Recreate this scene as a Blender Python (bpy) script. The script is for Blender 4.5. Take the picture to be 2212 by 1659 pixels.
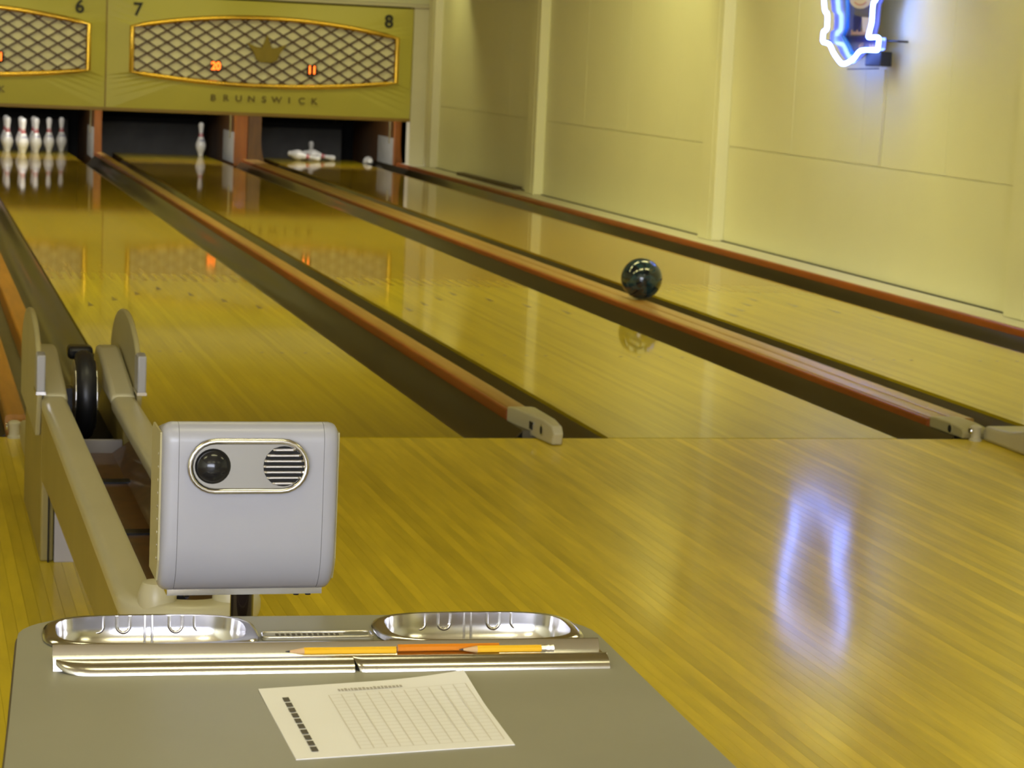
import bpy, bmesh, math, random
from mathutils import Vector, Matrix
random.seed(7)
S = bpy.context.scene
for o in list(bpy.data.objects): bpy.data.objects.remove(o, do_unlink=True)

# ------------------------------------------------------------------ camera
IMG_W, IMG_H = 2212.0, 1659.0
YAW, PITCH, ROLL, FPX = 0.26204948, 0.13946161, 0.04566182, 5000.55
CAM = Vector((-1.81895631, -7.37030459, 1.25271461))
F = Vector((math.sin(YAW)*math.cos(PITCH), math.cos(YAW)*math.cos(PITCH), -math.sin(PITCH)))
R0 = Vector((math.cos(YAW), -math.sin(YAW), 0)); U0 = R0.cross(F)
RX = R0*math.cos(ROLL)+U0*math.sin(ROLL); UX = -R0*math.sin(ROLL)+U0*math.cos(ROLL)
cd = bpy.data.cameras.new('camera'); cam = bpy.data.objects.new('camera', cd)
S.collection.objects.link(cam)
M = Matrix((RX, UX, -F)).transposed().to_4x4(); M.translation = CAM
cam.matrix_world = M
cd.sensor_fit = 'HORIZONTAL'; cd.sensor_width = 36.0; cd.lens = FPX/IMG_W*36.0
cd.clip_start = 0.05; cd.clip_end = 200
cd.dof.use_dof = True; cd.dof.focus_distance = 2.75; cd.dof.aperture_fstop = 22
S.camera = cam

# ------------------------------------------------------------------ world and exposure
w = bpy.data.worlds.new('world'); S.world = w; w.use_nodes = True
w.node_tree.nodes['Background'].inputs[0].default_value = (1.0, 0.9, 0.6, 1)
w.node_tree.nodes['Background'].inputs[1].default_value = 0.03
vs = S.view_settings; vs.view_transform = 'Standard'; vs.look = 'None'; vs.gamma = 1; vs.use_curve_mapping = False
vs.exposure = 0.12
WARM = (1.0, 0.93, 0.38); PINLIGHT = (1.0, 0.97, 0.92); DAY = (0.80, 0.84, 1.0); NEON = (0.16, 0.28, 1.0)
LAMP_STRENGTH = 30.0       # ceiling lamps over the lanes
MASKFILL_STRENGTH = 7.5       # lamps added to brighten the machine fronts
REAR_STRENGTH = 15.0       # ceiling lamps over the seats behind the camera
WINDOW_STRENGTH = 17.0      # daylight through the rear windows
PIN_STRENGTH = 26.0
NEON_STRENGTH = 25.0

# ------------------------------------------------------------------ helpers
def link(o, parent=None):
    S.collection.objects.link(o)
    if parent is not None: o.parent = parent
    return o
class MB:
    def __init__(s): s.v = []; s.f = []
    def add(s, v, f):
        n = len(s.v); s.v += [tuple(p) for p in v]; s.f += [tuple(i+n for i in q) for q in f]; return s
    def box(s, x0, x1, y0, y1, z0, z1):
        v = [(x, y, z) for z in (z0, z1) for y in (y0, y1) for x in (x0, x1)]
        return s.add(v, [(0,2,3,1),(4,5,7,6),(0,1,5,4),(2,6,7,3),(0,4,6,2),(1,3,7,5)])
    def prism(s, pts, axis, a, b):
        """closed 2-D outline pushed along an axis: x -> (y,z), y -> (x,z), z -> (x,y)"""
        n = len(pts)
        def P(p, t):
            return (t, p[0], p[1]) if axis == 'x' else (p[0], t, p[1]) if axis == 'y' else (p[0], p[1], t)
        v = [P(p, a) for p in pts]+[P(p, b) for p in pts]
        f = [(i, (i+1) % n, n+(i+1) % n, n+i) for i in range(n)]
        return s.add(v, f+[tuple(range(n))[::-1], tuple(range(n, 2*n))])
    def tube(s, pts, r, n=10, closed=False, caps=True):
        pts = [Vector(p) for p in pts]; m = len(pts); rr = r if isinstance(r, (list, tuple)) else [r]*m
        ring = []; up = None
        for i, p in enumerate(pts):
            a = pts[(i-1) % m] if (closed or i > 0) else p
            b = pts[(i+1) % m] if (closed or i < m-1) else p
            t = (b-a).normalized()
            if up is None: up = Vector((0,0,1)) if abs(t.z) < .9 else Vector((1,0,0))
            u = (up-t*up.dot(t))
            if u.length < 1e-5: u = t.orthogonal()
            u.normalize(); w2 = t.cross(u); up = u
            ring.append([p+(u*math.cos(2*math.pi*k/n)+w2*math.sin(2*math.pi*k/n))*rr[i] for k in range(n)])
        v = [q for r_ in ring for q in r_]; f = []
        for i in range(m if closed else m-1):
            j = (i+1) % m
            for k in range(n):
                f.append((i*n+k, i*n+(k+1) % n, j*n+(k+1) % n, j*n+k))
        if not closed and caps:
            f.append(tuple(range(n))[::-1]); f.append(tuple(range((m-1)*n, m*n)))
        return s.add(v, f)
    def lathe(s, prof, n=24, center=(0,0,0), axis='z'):
        cx, cy, cz = center; v = []; f = []
        for (r, h) in prof:
            for k in range(n):
                a = 2*math.pi*k/n; c, d = r*math.cos(a), r*math.sin(a)
                v.append((cx+c, cy+d, cz+h) if axis == 'z' else (cx+h, cy+c, cz+d) if axis == 'x' else (cx+c, cy+h, cz+d))
        m = len(prof)
        for i in range(m-1):
            for k in range(n):
                f.append((i*n+k, i*n+(k+1) % n, (i+1)*n+(k+1) % n, (i+1)*n+k))
        f.append(tuple(range(n))[::-1]); f.append(tuple(range((m-1)*n, m*n)))
        return s.add(v, f)
    def mesh(s, name, smooth=None):
        me = bpy.data.meshes.new(name); me.from_pydata(s.v, [], s.f)
        bm = bmesh.new(); bm.from_mesh(me); bmesh.ops.recalc_face_normals(bm, faces=bm.faces)
        if smooth is not None:
            for fa in bm.faces: fa.smooth = True
            for e in bm.edges:
                if len(e.link_faces) == 2 and e.calc_face_angle(0) > math.radians(smooth): e.smooth = False
        bm.to_mesh(me); bm.free(); return me
    def build(s, name, m, parent=None, smooth=None, bevel=0, loc=None):
        me = s.mesh(name, smooth); me.materials.append(m)
        o = bpy.data.objects.new(name, me); link(o, parent)
        if loc: o.location = loc
        if bevel:
            b = o.modifiers.new('bevel', 'BEVEL'); b.width = bevel; b.segments = 3; b.limit_method = 'ANGLE'; b.angle_limit = math.radians(35)
        return o
def tag(o, label=None, cat=None, group=None, kind=None):
    if label: o['label'] = label
    if cat: o['category'] = cat
    if group: o['group'] = group
    if kind: o['kind'] = kind
    return o
def thing(name, loc, label, cat, group=None, rz=0):
    o = bpy.data.objects.new(name, None); o.empty_display_size = .05; link(o); o.location = loc; o.rotation_euler.z = rz
    return tag(o, label, cat, group)
def struct(name, loc=(0,0,0)):
    o = bpy.data.objects.new(name, None); o.empty_display_size = .05; link(o); o.location = loc
    o['kind'] = 'structure'; return o
def share(name, me, parent, loc=(0,0,0)):
    o = bpy.data.objects.new(name, me); link(o, parent); o.location = loc; return o
def copy_tree(o, parent=None):
    c = o.copy(); S.collection.objects.link(c); c.parent = parent
    for ch in list(o.children): copy_tree(ch, c)
    return c
def arc(cx, cy, r, a0, a1, n):
    return [(cx+r*math.cos(math.radians(a0+(a1-a0)*i/n)), cy+r*math.sin(math.radians(a0+(a1-a0)*i/n))) for i in range(n+1)]
def rrect(x0, x1, y0, y1, r, n=6):
    return arc(x1-r, y1-r, r, 0, 90, n)+arc(x0+r, y1-r, r, 90, 180, n)+arc(x0+r, y0+r, r, 180, 270, n)+arc(x1-r, y0+r, r, 270, 360, n)

# ------------------------------------------------------------------ materials
def mat(name, col, rough=.5, metal=0, coat=0, coat_rough=.05, var=0, scale=8, stretch=(1,1,1), bump=0, emit=None, estr=0, spec=.5, rand=0):
    m = bpy.data.materials.new(name); m.use_nodes = True; nt = m.node_tree; b = nt.nodes['Principled BSDF']; L = nt.links
    b.inputs['Base Color'].default_value = (*col, 1); b.inputs['Roughness'].default_value = rough; b.inputs['Metallic'].default_value = metal
    b.inputs['Coat Weight'].default_value = coat; b.inputs['Coat Roughness'].default_value = coat_rough
    b.inputs['Specular IOR Level'].default_value = spec
    if emit: b.inputs['Emission Color'].default_value = (*emit, 1); b.inputs['Emission Strength'].default_value = estr
    if var or bump or rand:
        tc = nt.nodes.new('ShaderNodeTexCoord'); mp = nt.nodes.new('ShaderNodeMapping'); mp.inputs['Scale'].default_value = stretch
        oi = nt.nodes.new('ShaderNodeObjectInfo'); ad = nt.nodes.new('ShaderNodeVectorMath'); ad.operation = 'MULTIPLY_ADD'
        cmb = nt.nodes.new('ShaderNodeCombineXYZ'); L.new(oi.outputs['Random'], cmb.inputs[0]); L.new(oi.outputs['Random'], cmb.inputs[1]); L.new(oi.outputs['Random'], cmb.inputs[2])
        ad.inputs[1].default_value = (91, 37, 53) if rand else (0, 0, 0)
        L.new(cmb.outputs[0], ad.inputs[0]); L.new(tc.outputs['Object'], ad.inputs[2]); L.new(ad.outputs[0], mp.inputs[0])
        nz = nt.nodes.new('ShaderNodeTexNoise'); nz.inputs['Scale'].default_value = scale; nz.inputs['Detail'].default_value = 5
        L.new(mp.outputs[0], nz.inputs[0])
        hsv = nt.nodes.new('ShaderNodeHueSaturation'); hsv.inputs['Color'].default_value = (*col, 1)
        mr = nt.nodes.new('ShaderNodeMapRange'); mr.inputs[1].default_value = .25; mr.inputs[2].default_value = .75
        mr.inputs[3].default_value = 1-var; mr.inputs[4].default_value = 1+var
        L.new(nz.outputs[0], mr.inputs[0])
        mu = nt.nodes.new('ShaderNodeMath'); mu.operation = 'MULTIPLY'; L.new(mr.outputs[0], mu.inputs[0])
        m2 = nt.nodes.new('ShaderNodeMapRange'); m2.inputs[3].default_value = 1-rand; m2.inputs[4].default_value = 1+rand
        L.new(oi.outputs['Random'], m2.inputs[0]); L.new(m2.outputs[0], mu.inputs[1])
        L.new(mu.outputs[0], hsv.inputs['Value']); L.new(hsv.outputs[0], b.inputs['Base Color'])
        if bump:
            bp = nt.nodes.new('ShaderNodeBump'); bp.inputs['Strength'].default_value = bump; bp.inputs['Distance'].default_value = .002
            L.new(nz.outputs[0], bp.inputs['Height']); L.new(bp.outputs[0], b.inputs['Normal'])
            if coat: L.new(bp.outputs[0], b.inputs['Coat Normal'])
    return m
def emitter(name, col, strength):
    m = bpy.data.materials.new(name); m.use_nodes = True; nt = m.node_tree; nt.nodes.clear()
    e = nt.nodes.new('ShaderNodeEmission'); o = nt.nodes.new('ShaderNodeOutputMaterial')
    e.inputs[0].default_value = (*col, 1); e.inputs[1].default_value = strength; nt.links.new(e.outputs[0], o.inputs[0]); return m
LANEWOOD = mat('lane_maple', (.46,.34,.006), .45, spec=.08, coat=.85, coat_rough=.05, var=.10, scale=5, stretch=(14,.5,1), rand=.10)
PINEWOOD = mat('lane_pine', (.38,.24,.006), .45, spec=.08, coat=.85, coat_rough=.05, var=.10, scale=5, stretch=(14,.5,1), rand=.10)
APPWOOD = mat('approach_maple', (.73,.555,.034), .45, spec=.15, coat=.42, coat_rough=.10, var=.15, scale=4, stretch=(6,.8,1), rand=.13, bump=.03)
SUB = mat('subfloor_dark', (.05,.035,.02), .8, var=.2)
INLAY = mat('arrow_walnut', (.10,.055,.02), .4, coat=.6)
GUTTER = mat('gutter_dark', (.026,.020,.008), .34, coat=.4, coat_rough=.08, var=.2, scale=3, stretch=(3,.4,1), bump=.02)
DIVTOP = mat('divider_tan_wood', (.37,.21,.05), .38, coat=.3, coat_rough=.2, var=.15, scale=6, stretch=(8,.5,1))
DIVRED = mat('red_brown_wood', (.27,.065,.006), .4, coat=.3, coat_rough=.2, var=.15, scale=6, stretch=(8,.5,1))  # red-brown; on the divider sides it puts shading into the colour
DIVBASE = mat('divider_base', (.12,.10,.055), .6, var=.1)
CREAM = mat('cream_enamel', (.50,.46,.30), .38, coat=.15, coat_rough=.25, var=.05, scale=4)
SKIRT = mat('cream_enamel_shaded', (.30,.235,.06), .5, var=.10, scale=4)  # cream enamel with side shade and floor bounce put into the colour
CREAMD = mat('cream_enamel_dark', (.40,.35,.17), .5, var=.10, scale=4)  # darker cream; stands for shade on the plain end cap and box sides
GREYPANEL = mat('grey_panel', (.40,.38,.40), .5, var=.05)
BLACK = mat('black_enamel', (.010,.010,.011), .20, coat=0)
RUBBER = mat('black_rubber', (.014,.014,.017), .4, var=.1)
HOLE = mat('dark_hole', (.006,.005,.004), .8)
CHROME = mat('chrome', (.80,.79,.80), .17, metal=1, var=.03, scale=20)
CHROMER = mat('chrome_worn', (.66,.64,.62), .22, metal=1, var=.12, scale=9, stretch=(1,3,1))
WALLP = mat('wall_cream_paint', (.80,.79,.56), .5, var=.02, scale=2)
WALLLOW = mat('wall_cream_paint_low', (.79,.78,.55), .48, var=.02, scale=2)
TRIMW = mat('white_trim_paint', (.74,.71,.58), .4, var=.02)
LEDGE = mat('ledge_grey_paint', (.60,.58,.50), .42, var=.05, scale=3)
CEIL = mat('ceiling_paint', (.36,.29,.13), .7, var=.03)
MASK = mat('mask_mustard_enamel', (.58,.54,.105), .42, coat=.1, coat_rough=.3, var=.03, scale=2)
MASKLIP = mat('mask_lip_brown', (.30,.19,.03), .4)
GOLD = mat('gold_anodized', (.95,.62,.10), .24, metal=1)
CROWN = mat('crown_dull_gold', (.27,.20,.02), .45, metal=.3)
LATTICE = mat('lattice_brown', (.085,.035,.014), .45)
BACKING = mat('backing_ivory', (.84,.80,.60), .40, var=.10, scale=5)
NUMBER = mat('number_black', (.02,.018,.012), .5)
LETTER = mat('letter_dark_gold', (.16,.12,.025), .4, metal=.4)
DIGIT = emitter('digit_orange_glow', (1.0,.16,.02), 3.5)
PITDARK = mat('pit_black', (.012,.011,.010), .8, var=.2)
CUSHION = mat('pit_cushion_grey', (.13,.125,.115), .8, var=.2, scale=4)
KICK = mat('kickback_orange_wood', (.30,.09,.008), .35, coat=.4, var=.25, scale=4, stretch=(6,6,.8))
KICKBROWN = mat('kickback_brown_wood', (.13,.06,.018), .4, coat=.3, var=.3, scale=4, stretch=(6,6,.8))
KICKGREY = mat('kickback_grey_plate', (.36,.36,.35), .5, var=.15)
PIN = mat('pin_white', (.82,.81,.79), .25, coat=.5, var=.02)
PINRED = mat('pin_red_stripe', (.45,.012,.02), .3, coat=.4)
PINBLUE = mat('pin_blue_mark', (.10,.11,.30), .35, coat=.4)
BALLM = mat('ball_navy_swirl', (.010,.022,.045), .10, coat=1, coat_rough=.04, var=.9, scale=9)
BOXW = mat('box_white_enamel', (.345,.34,.36), .36, coat=.15, coat_rough=.2, var=.03, scale=12)
BADGE = mat('badge_satin_steel', (.30,.285,.25), .38, metal=.9)
TABLE = mat('table_grey_laminate', (.31,.298,.215), .42, coat=.1, coat_rough=.3, var=.06, scale=6)
TABLEEDGE = mat('table_edge_dark', (.10,.07,.03), .5)
PAPER = mat('paper_white', (.90,.88,.85), .8, var=.015)
PRINT = mat('print_grey', (.50,.46,.40), .8)
PRINTLIGHT = mat('print_pale_lines', (.70,.66,.58), .8)
PRINTDARK = mat('print_dark', (.10,.085,.06), .8)
PENY = mat('pencil_yellow', (.85,.48,.02), .3, coat=.4)
PENO = mat('pencil_orange', (.70,.22,.01), .3, coat=.4)
PENW = mat('pencil_bare_wood', (.60,.38,.18), .6)
LEAD = mat('pencil_lead', (.03,.03,.035), .4)
SILVER = mat('ferrule_silver', (.75,.72,.68), .3, metal=1)
NEONT = emitter('neon_blue_glow', NEON, NEON_STRENGTH)
NEONCORE = NEONT
SIGNBACK = mat('sign_smoked_back', (.10,.10,.17), .25, coat=.3)
SIGNBLUE = mat('sign_print_blue', (.03,.20,.75), .3)
SIGNNAVY = mat('sign_print_navy', (.015,.02,.12), .3)
SIGNPALE = mat('sign_print_pale', (.55,.50,.48), .4)
SIGNTAN = mat('sign_print_tan', (.45,.28,.18), .4)
SIGNRED = mat('sign_print_red', (.40,.06,.05), .4)
TRANSF = mat('sign_transformer_black', (.006,.006,.010), .6)
LAMPGLOW = emitter('lamp_warm_glow', WARM, LAMP_STRENGTH)
MASKFILL = emitter('mask_fill_glow', WARM, MASKFILL_STRENGTH)
REARGLOW = emitter('lamp_rear_glow', (1.0,.93,.52), REAR_STRENGTH)
PINGLOW = emitter('pin_lamp_glow', PINLIGHT, PIN_STRENGTH)
DAYGLOW = emitter('window_daylight', DAY, WINDOW_STRENGTH)
LAMPBODY = mat('lamp_housing', (.5,.46,.34), .5)

# ------------------------------------------------------------------ layout (metres, foul line at Y = 0, lane level Z = 0)
LW = 1.054
X6L, X6R = -LW, 0.0
X7L, X7R = .506, 1.560
X8L, X8R = 2.205, 3.259
X5R, X5L = -1.70, -2.754
WALLX = 3.74
YMASK, YKICK, YDECK = 17.4, 17.9, 19.16
ZCEIL = 3.3

# ------------------------------------------------------------------ room shell
fl = struct('floor')
MB().box(-6, WALLX+.2, -11.2, -.004, -.30, -.03).build('floor_slab', SUB, fl)
MB().box(-6, WALLX+.2, -.004, YDECK+.02, -.30, -.14).build('lane_pit_slab', SUB, fl)
MB().box(-6, WALLX+.2, YDECK+.02, 21.2, -.40, -.185).build('pit_floor', PITDARK, fl)
MB().box(-6, WALLX, -11, -4.62, -.03, 0).build('concourse_floor', mat('concourse_tile', (.30,.22,.10), .45, var=.2), fl)
MB().box(-6, -2.80, -.004, 21, -.14, 0).build('neighbour_lane_bed', LANEWOOD, fl)
BW = LW/39.0
bm_app = MB().box(0, BW-.0005, -4.61, -.008, -.03, 0).mesh('approach_board'); bm_app.materials.append(APPWOOD)
nb = int((WALLX-.005+3.0)/BW)
for i in range(nb): share('approach_board', bm_app, fl, (-3.0+i*BW, 0, 0))

def lane(x0, label):
    t = thing('bowling_lane', (x0+LW/2, 0, -.03), label, 'bowling lane')
    me = LANE_ME
    for k in range(39):
        for nm, m2 in zip(('head_board', 'pine_board', 'deck_board'), LANE_ME[k % 2]): share(nm, m2, t, (-LW/2+k*BW, 0, .03))
    for k in range(-3, 4):                       # seven aiming arrows, centre one farthest
        y = 4.62-.26*abs(k)
        MB().add([(-.013,-.12,0),(.013,-.12,0),(0,.06,0),(-.013,-.12,.0004),(.013,-.12,.0004),(0,.06,.0004)],
                 [(0,2,1),(3,4,5),(0,1,4,3),(1,2,5,4),(2,0,3,5)]).build('aiming_arrow', INLAY, t, loc=(k*5*BW, y, .03))
    for k in (-6.4,-5.0,-3.6,-2.4,2.4,3.6,5.0,6.4):
        MB().lathe([(.009,0),(.009,.0004)], 10).build('guide_dot', INLAY, t, loc=(k*2.6*BW, 2.1, .03))
    return t
LANE_ME = []
for sp_ in (0, .38):
    row = []
    for (ya, yb_, m2) in ((.004, 4.95+sp_, LANEWOOD), (4.95+sp_, 18.0, PINEWOOD), (18.0, YDECK, LANEWOOD)):
        q = MB().box(0, BW-.0003, ya, yb_, -.03, 0).mesh('lane_board'); q.materials.append(m2); row.append(q)
    LANE_ME.append(row)
lane(X6L, 'glossy maple bowling lane leading to the full rack of pins')
lane(X7L, 'glossy maple bowling lane leading to the single standing pin')
lane(X8L, 'glossy maple bowling lane beside the cream wall, fallen pins at its end')
lane(X5L, 'glossy maple bowling lane on the far side of the ball return')
for x0 in (X6L, X7L, X8L, X5L): MB().box(x0, x0+LW, .004, YDECK, -.14, -.03).build('lane_foundation', SUB, fl)

# far wall with the header, the moulding and the filler beside the machine fronts
wf = struct('wall_far')
MB().box(-6, WALLX, YMASK-.02, YMASK+.18, 1.79, ZCEIL).build('header', WALLP, wf)
MB().box(3.545, WALLX, YMASK-.01, YMASK+.18, .05, 1.79).build('filler_panel', TRIMW, wf)
MB().box(-6, WALLX, 20.9, 21.1, -.4, 1.9).build('pit_back', PITDARK, wf)
MB().box(-6, WALLX, YMASK+.18, 20.9, 1.75, 1.85).build('pit_roof', PITDARK, wf)
MB().box(3.70, WALLX+.02, YMASK+.18, 20.9, -.3, 1.8).build('pit_side', PITDARK, wf)
t1 = MB().prism([(YMASK-.02,1.748),(YMASK-.055,1.752),(YMASK-.06,1.775),(YMASK-.045,1.79),(YMASK-.02,1.795)], 'x', -6, WALLX).build('trim_1', TRIMW); t1['kind'] = 'structure'

# right wall: sheets of panelling with recessed joints, boxed columns
wr = struct('wall_right')
MB().box(WALLX+.012, WALLX+.2, -11.2, YMASK+.2, -.1, ZCEIL).build('wall_core', WALLLOW, wr)
cols = [16.85, 12.62, 7.86, 3.1, -1.66, -6.42]
def sheet(y0, y1, z0, z1, m):
    MB().box(WALLX, WALLX+.012, y0+.0025, y1-.0025, z0+.002, z1-.002).build('wall_panel', m, wr, bevel=.0015)
ys = [YMASK+.15]
y = YMASK+.15
seams = [17.55, 16.9, 15.4, 13.9, 12.6, 11.4, 10.2, 9.0, 7.85, 6.68, 5.55, 4.38, 3.1, 1.9, .7, -.5, -1.7, -3.5, -5.3, -7.1, -8.9, -11.0]
for a, b in zip(seams[:-1], seams[1:]):
    sheet(b, a, .72, 3.2, WALLP)
for a, b in zip(seams[::4][:-1], seams[::4][1:]): sheet(b, a, .06, .72, WALLLOW)
for c in cols:
    MB().box(WALLX-.085, WALLX+.01, c, c+.30, .06, ZCEIL).build('boxed_column', TRIMW if c > 16 else WALLP, wr, bevel=.006)
    MB().box(WALLX-.088, WALLX-.08, c+.085, c+.10, .06, ZCEIL).build('column_bead', WALLLOW, wr)
# ledge between the last gutter and the wall
lg = struct('trim_2')
MB().box(3.50, WALLX+.015, -.0, YMASK+.3, -.14, .058).build('ledge_top', LEDGE, lg, bevel=.004)
MB().prism([(3.468,-.14),(3.468,.02),(3.470,.044),(3.478,.058),(3.49,.063),(3.505,.060),(3.505,-.14)], 'y', -.02, YMASK+.3).build('ledge_edge_moulding', DIVRED, lg, smooth=40)
MB().box(WALLX-.012, WALLX, -.02, 17.4, .058, .064).build('painted_shadow', HOLE, lg)  # dark strip painting the shadow line at the wall's foot
# other walls, ceiling
wb = struct('wall_back')
MB().box(-6, WALLX+.2, -11.2, -11.0, -.03, .95).build('wall_below_window', WALLP, wb)
MB().box(-6, WALLX+.2, -11.2, -11.0, 2.45, ZCEIL).build('wall_above_window', WALLP, wb)
MB().box(-.9, WALLX+.2, -11.2, -11.0, .95, 2.45).build('wall_beside_window', WALLP, wb)
MB().box(-6, -5.4, -11.2, -11.0, .95, 2.45).build('wall_beside_window', WALLP, wb)
wn = struct('window_1')
MB().box(-5.4, -.9, -11.16, -11.14, .95, 2.45).build('window_pane', DAYGLOW, wn)
for x in (-5.4,-3.9,-2.4,-.9): MB().box(x-.04, x+.04, -11.14, -11.02, .95, 2.45).build('window_frame', TRIMW, wn)
wl = struct('wall_left')
MB().box(-6.2, -6, -11.2, 21, -.3, ZCEIL).build('wall_plane', WALLP, wl)
ce = struct('ceiling')
MB().box(-6.2, WALLX+.2, -11.2, 17.6, ZCEIL, ZCEIL+.1).build('ceiling_plane', CEIL, ce)
BAF = [2.0, 5.2, 8.6]
for yb in BAF:
    MB().box(-6, WALLX, yb-.03, yb, 2.85, ZCEIL).build('added_baffle', CEIL, ce)  # unseen boards added to keep lamp reflections out of view
MB().box(-6, WALLX, 15.80, 15.83, 2.02, ZCEIL).build('added_baffle', CEIL, ce)  # unseen low board added to keep the mask lamps' light off the lanes

# ceiling lamps; the lane rows hide behind the added baffles
def lamp(x, y, glow, label, group, z=ZCEIL, wx=1.3, wy=.30, hang=0):
    t = thing('ceiling_light', (x, y, z), label, 'ceiling light', group)
    MB().box(-wx/2, wx/2, -wy/2, wy/2, -.06, 0).build('housing', LAMPBODY, t)
    MB().box(-wx/2+.03, wx/2-.03, -wy/2+.03, wy/2-.03, -.068, -.0605).build('diffuser', glow, t)
    if hang:
        for k in (-.5, .5): MB().tube([(k, 0, -.01), (k, 0, hang)], .008, 8).build('hanger_rod', LAMPBODY, t)
for yb in BAF:
    for x in (-3.2, -1.0, 1.0, 2.9):
        lamp(x, yb+.25, LAMPGLOW, 'warm ceiling lamp behind an added baffle above the lanes', 'ceiling lamps over the lanes')
for x in (-3.2, -1.0, 1.0, 2.9):
    lamp(x, 16.08, MASKFILL, 'added dim warm lamp brightening the machine fronts', 'added lamps before the machine fronts', z=2.42, hang=ZCEIL-2.42)  # unseen row added to light the machine fronts
for yb in (-9.6, -5.9, -2.6):
    for x in (-3.6, -1.2, 1.6):
        lamp(x, yb, REARGLOW, 'warm ceiling lamp above the seats and the approach', 'ceiling lamps over the seats', wx=1.2)

# ------------------------------------------------------------------ gutters and dividers
def gutter(x0, x1, lane_left, label, zdiv, yend=YKICK-.07):
    """x0 lane-side or divider-side edge; lane_left True when the lane lies on the -X side"""
    t0, n = [], 14
    wd = x1-x0
    za, zb = (-.012, zdiv) if lane_left else (zdiv, -.012)
    for i in range(n+1):
        u = i/n; t0.append((x0+wd*u, za+(zb-za)*u-.075*math.sin(math.pi*u)**1.3))
    pts = t0+[(x, z-.006) for (x, z) in reversed(t0)]
    o = MB().prism(pts, 'y', .006, yend).build('gutter', GUTTER, smooth=40)
    return tag(o, label, 'gutter')
gutter(X6R+.003, .203, True, 'dark curved gutter along the lane of the full rack, beside the narrow divider', .024)
gutter(.299, X7L-.003, False, 'dark curved gutter along the lane of the single pin, beside the narrow divider', .024)
gutter(X7R+.003, 1.778, True, 'dark curved gutter along the lane of the single pin, beside the wide divider', .008)
gutter(1.968, X8L-.003, False, 'dark curved gutter under the blue ball, along the wall-side lane', .008)
gutter(X8R+.003, 3.466, True, 'dark curved gutter between the wall-side lane and the grey ledge', .024, 19.1)
gutter(-1.265, X6L-.003, False, 'dark curved gutter beside the ball return, along the lane of the full rack', .008)
gutter(X5R+.003, -1.488, True, 'dark curved gutter on the far side of the ball return', .008)

def cap_profile(x0, x1, z0, z1, r=.014):
    return [(x0, z0)]+[(x0, z1-r)]+arc(x0+r, z1-r, r, 180, 90, 5)[1:]+arc(x1-r, z1-r, r, 90, 0, 5)+[(x1, z0)]
def end_cap(x0, x1, z, t, y1=.24, y0=-.15, wedge=True):
    sl = (x1-x0)*(.62 if wedge else .1)/(y1-y0)          # the left side runs in towards the rounded nose
    pts = [(y1,.002),(y1,z*.93),(y1-.05,z),(y0+.10,z),(y0+.02,z*.86),(y0,z*.55),(y0+.012,.002)]
    mb = MB().prism(pts, 'x', x0, x1); nn_ = len(pts)
    mb.v = [((p[0]+sl*(y1-p[1]) if k_ < nn_ else p[0]), p[1], p[2]) for k_, p in enumerate(mb.v)]
    o = mb.build('end_cap', CREAM if wedge else CREAMD, t, bevel=.006, smooth=40)  # the plain cap's shade is put into its darker cream
    xl = lambda y_: x0+sl*(y1-y_)
    MB().lathe([(.014,0),(.014,.004)], 16, axis='x').build('sensor_hole', HOLE, o, loc=(xl(y0+.10)-.0030, y0+.10, z*.5))
    MB().lathe([(.020,0),(.020,.003),(.015,.003)], 16, axis='x').build('hole_rim', CREAMD, o, loc=(xl(y0+.10)-.0020, y0+.10, z*.5))
    if not wedge: return o
    MB().box(-.002, .002, -.016, .016, -.013, .013).build('sensor_window', BLACK, o, loc=(xl(y0+.19)-.0008, y0+.19, z*.52))
    MB().box(-.003, .001, -.006, .002, -.003, .003).build('sensor_screw', CHROME, o, loc=(xl(y0+.165)-.0015, y0+.165, z*.66))
    return o
# narrow divider between the lanes of the rack and of the single pin
d = thing('lane_divider', (.252, 0, -.14), 'narrow wooden lane divider ending in a cream cap with two holes', 'lane divider')
MB().box(-.042, .042, .03, YKICK, 0, .16).build('base', DIVBASE, d)
MB().prism([(p[0]-.252, p[1]+.14) for p in cap_profile(.221, .297, .022, .061)], 'y', .24, YKICK-.05).build('cap', DIVTOP, d, smooth=40)
MB().prism([(p[0]-.252, p[1]+.14) for p in cap_profile(.206, .2215, .020, .059, .007)], 'y', .24, YKICK-.05).build('shaded_red_side', DIVRED, d, smooth=40)  # reddish strip paints the shading on the cap's shoulder
e = end_cap(.208-.252, .297-.252, .074, d, .24, -.165); e.location.z = .14
# wide divider between the lanes of the single pin and of the fallen pins
d = thing('lane_divider', (1.872, 0, -.14), 'wide two-strip wooden lane divider carrying the blue ball', 'lane divider')
MB().box(-.09, .09, .03, YKICK, 0, .13).build('base', DIVBASE, d)
for (a, b, m, z) in ((1.779,1.800,DIVRED,.034),(1.800,1.876,DIVTOP,.036),(1.880,1.966,DIVTOP,.035)):
    MB().prism([(p[0]-1.872, p[1]+.14) for p in cap_profile(a, b, -.01, z, .008)], 'y', .24, YKICK-.05).build('shaded_red_side' if m is DIVRED else 'cap', m, d, smooth=40)
e = end_cap(1.79-1.872, 1.90-1.872, .045, d, .24, -.02, False); e.location.z = .14
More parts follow.
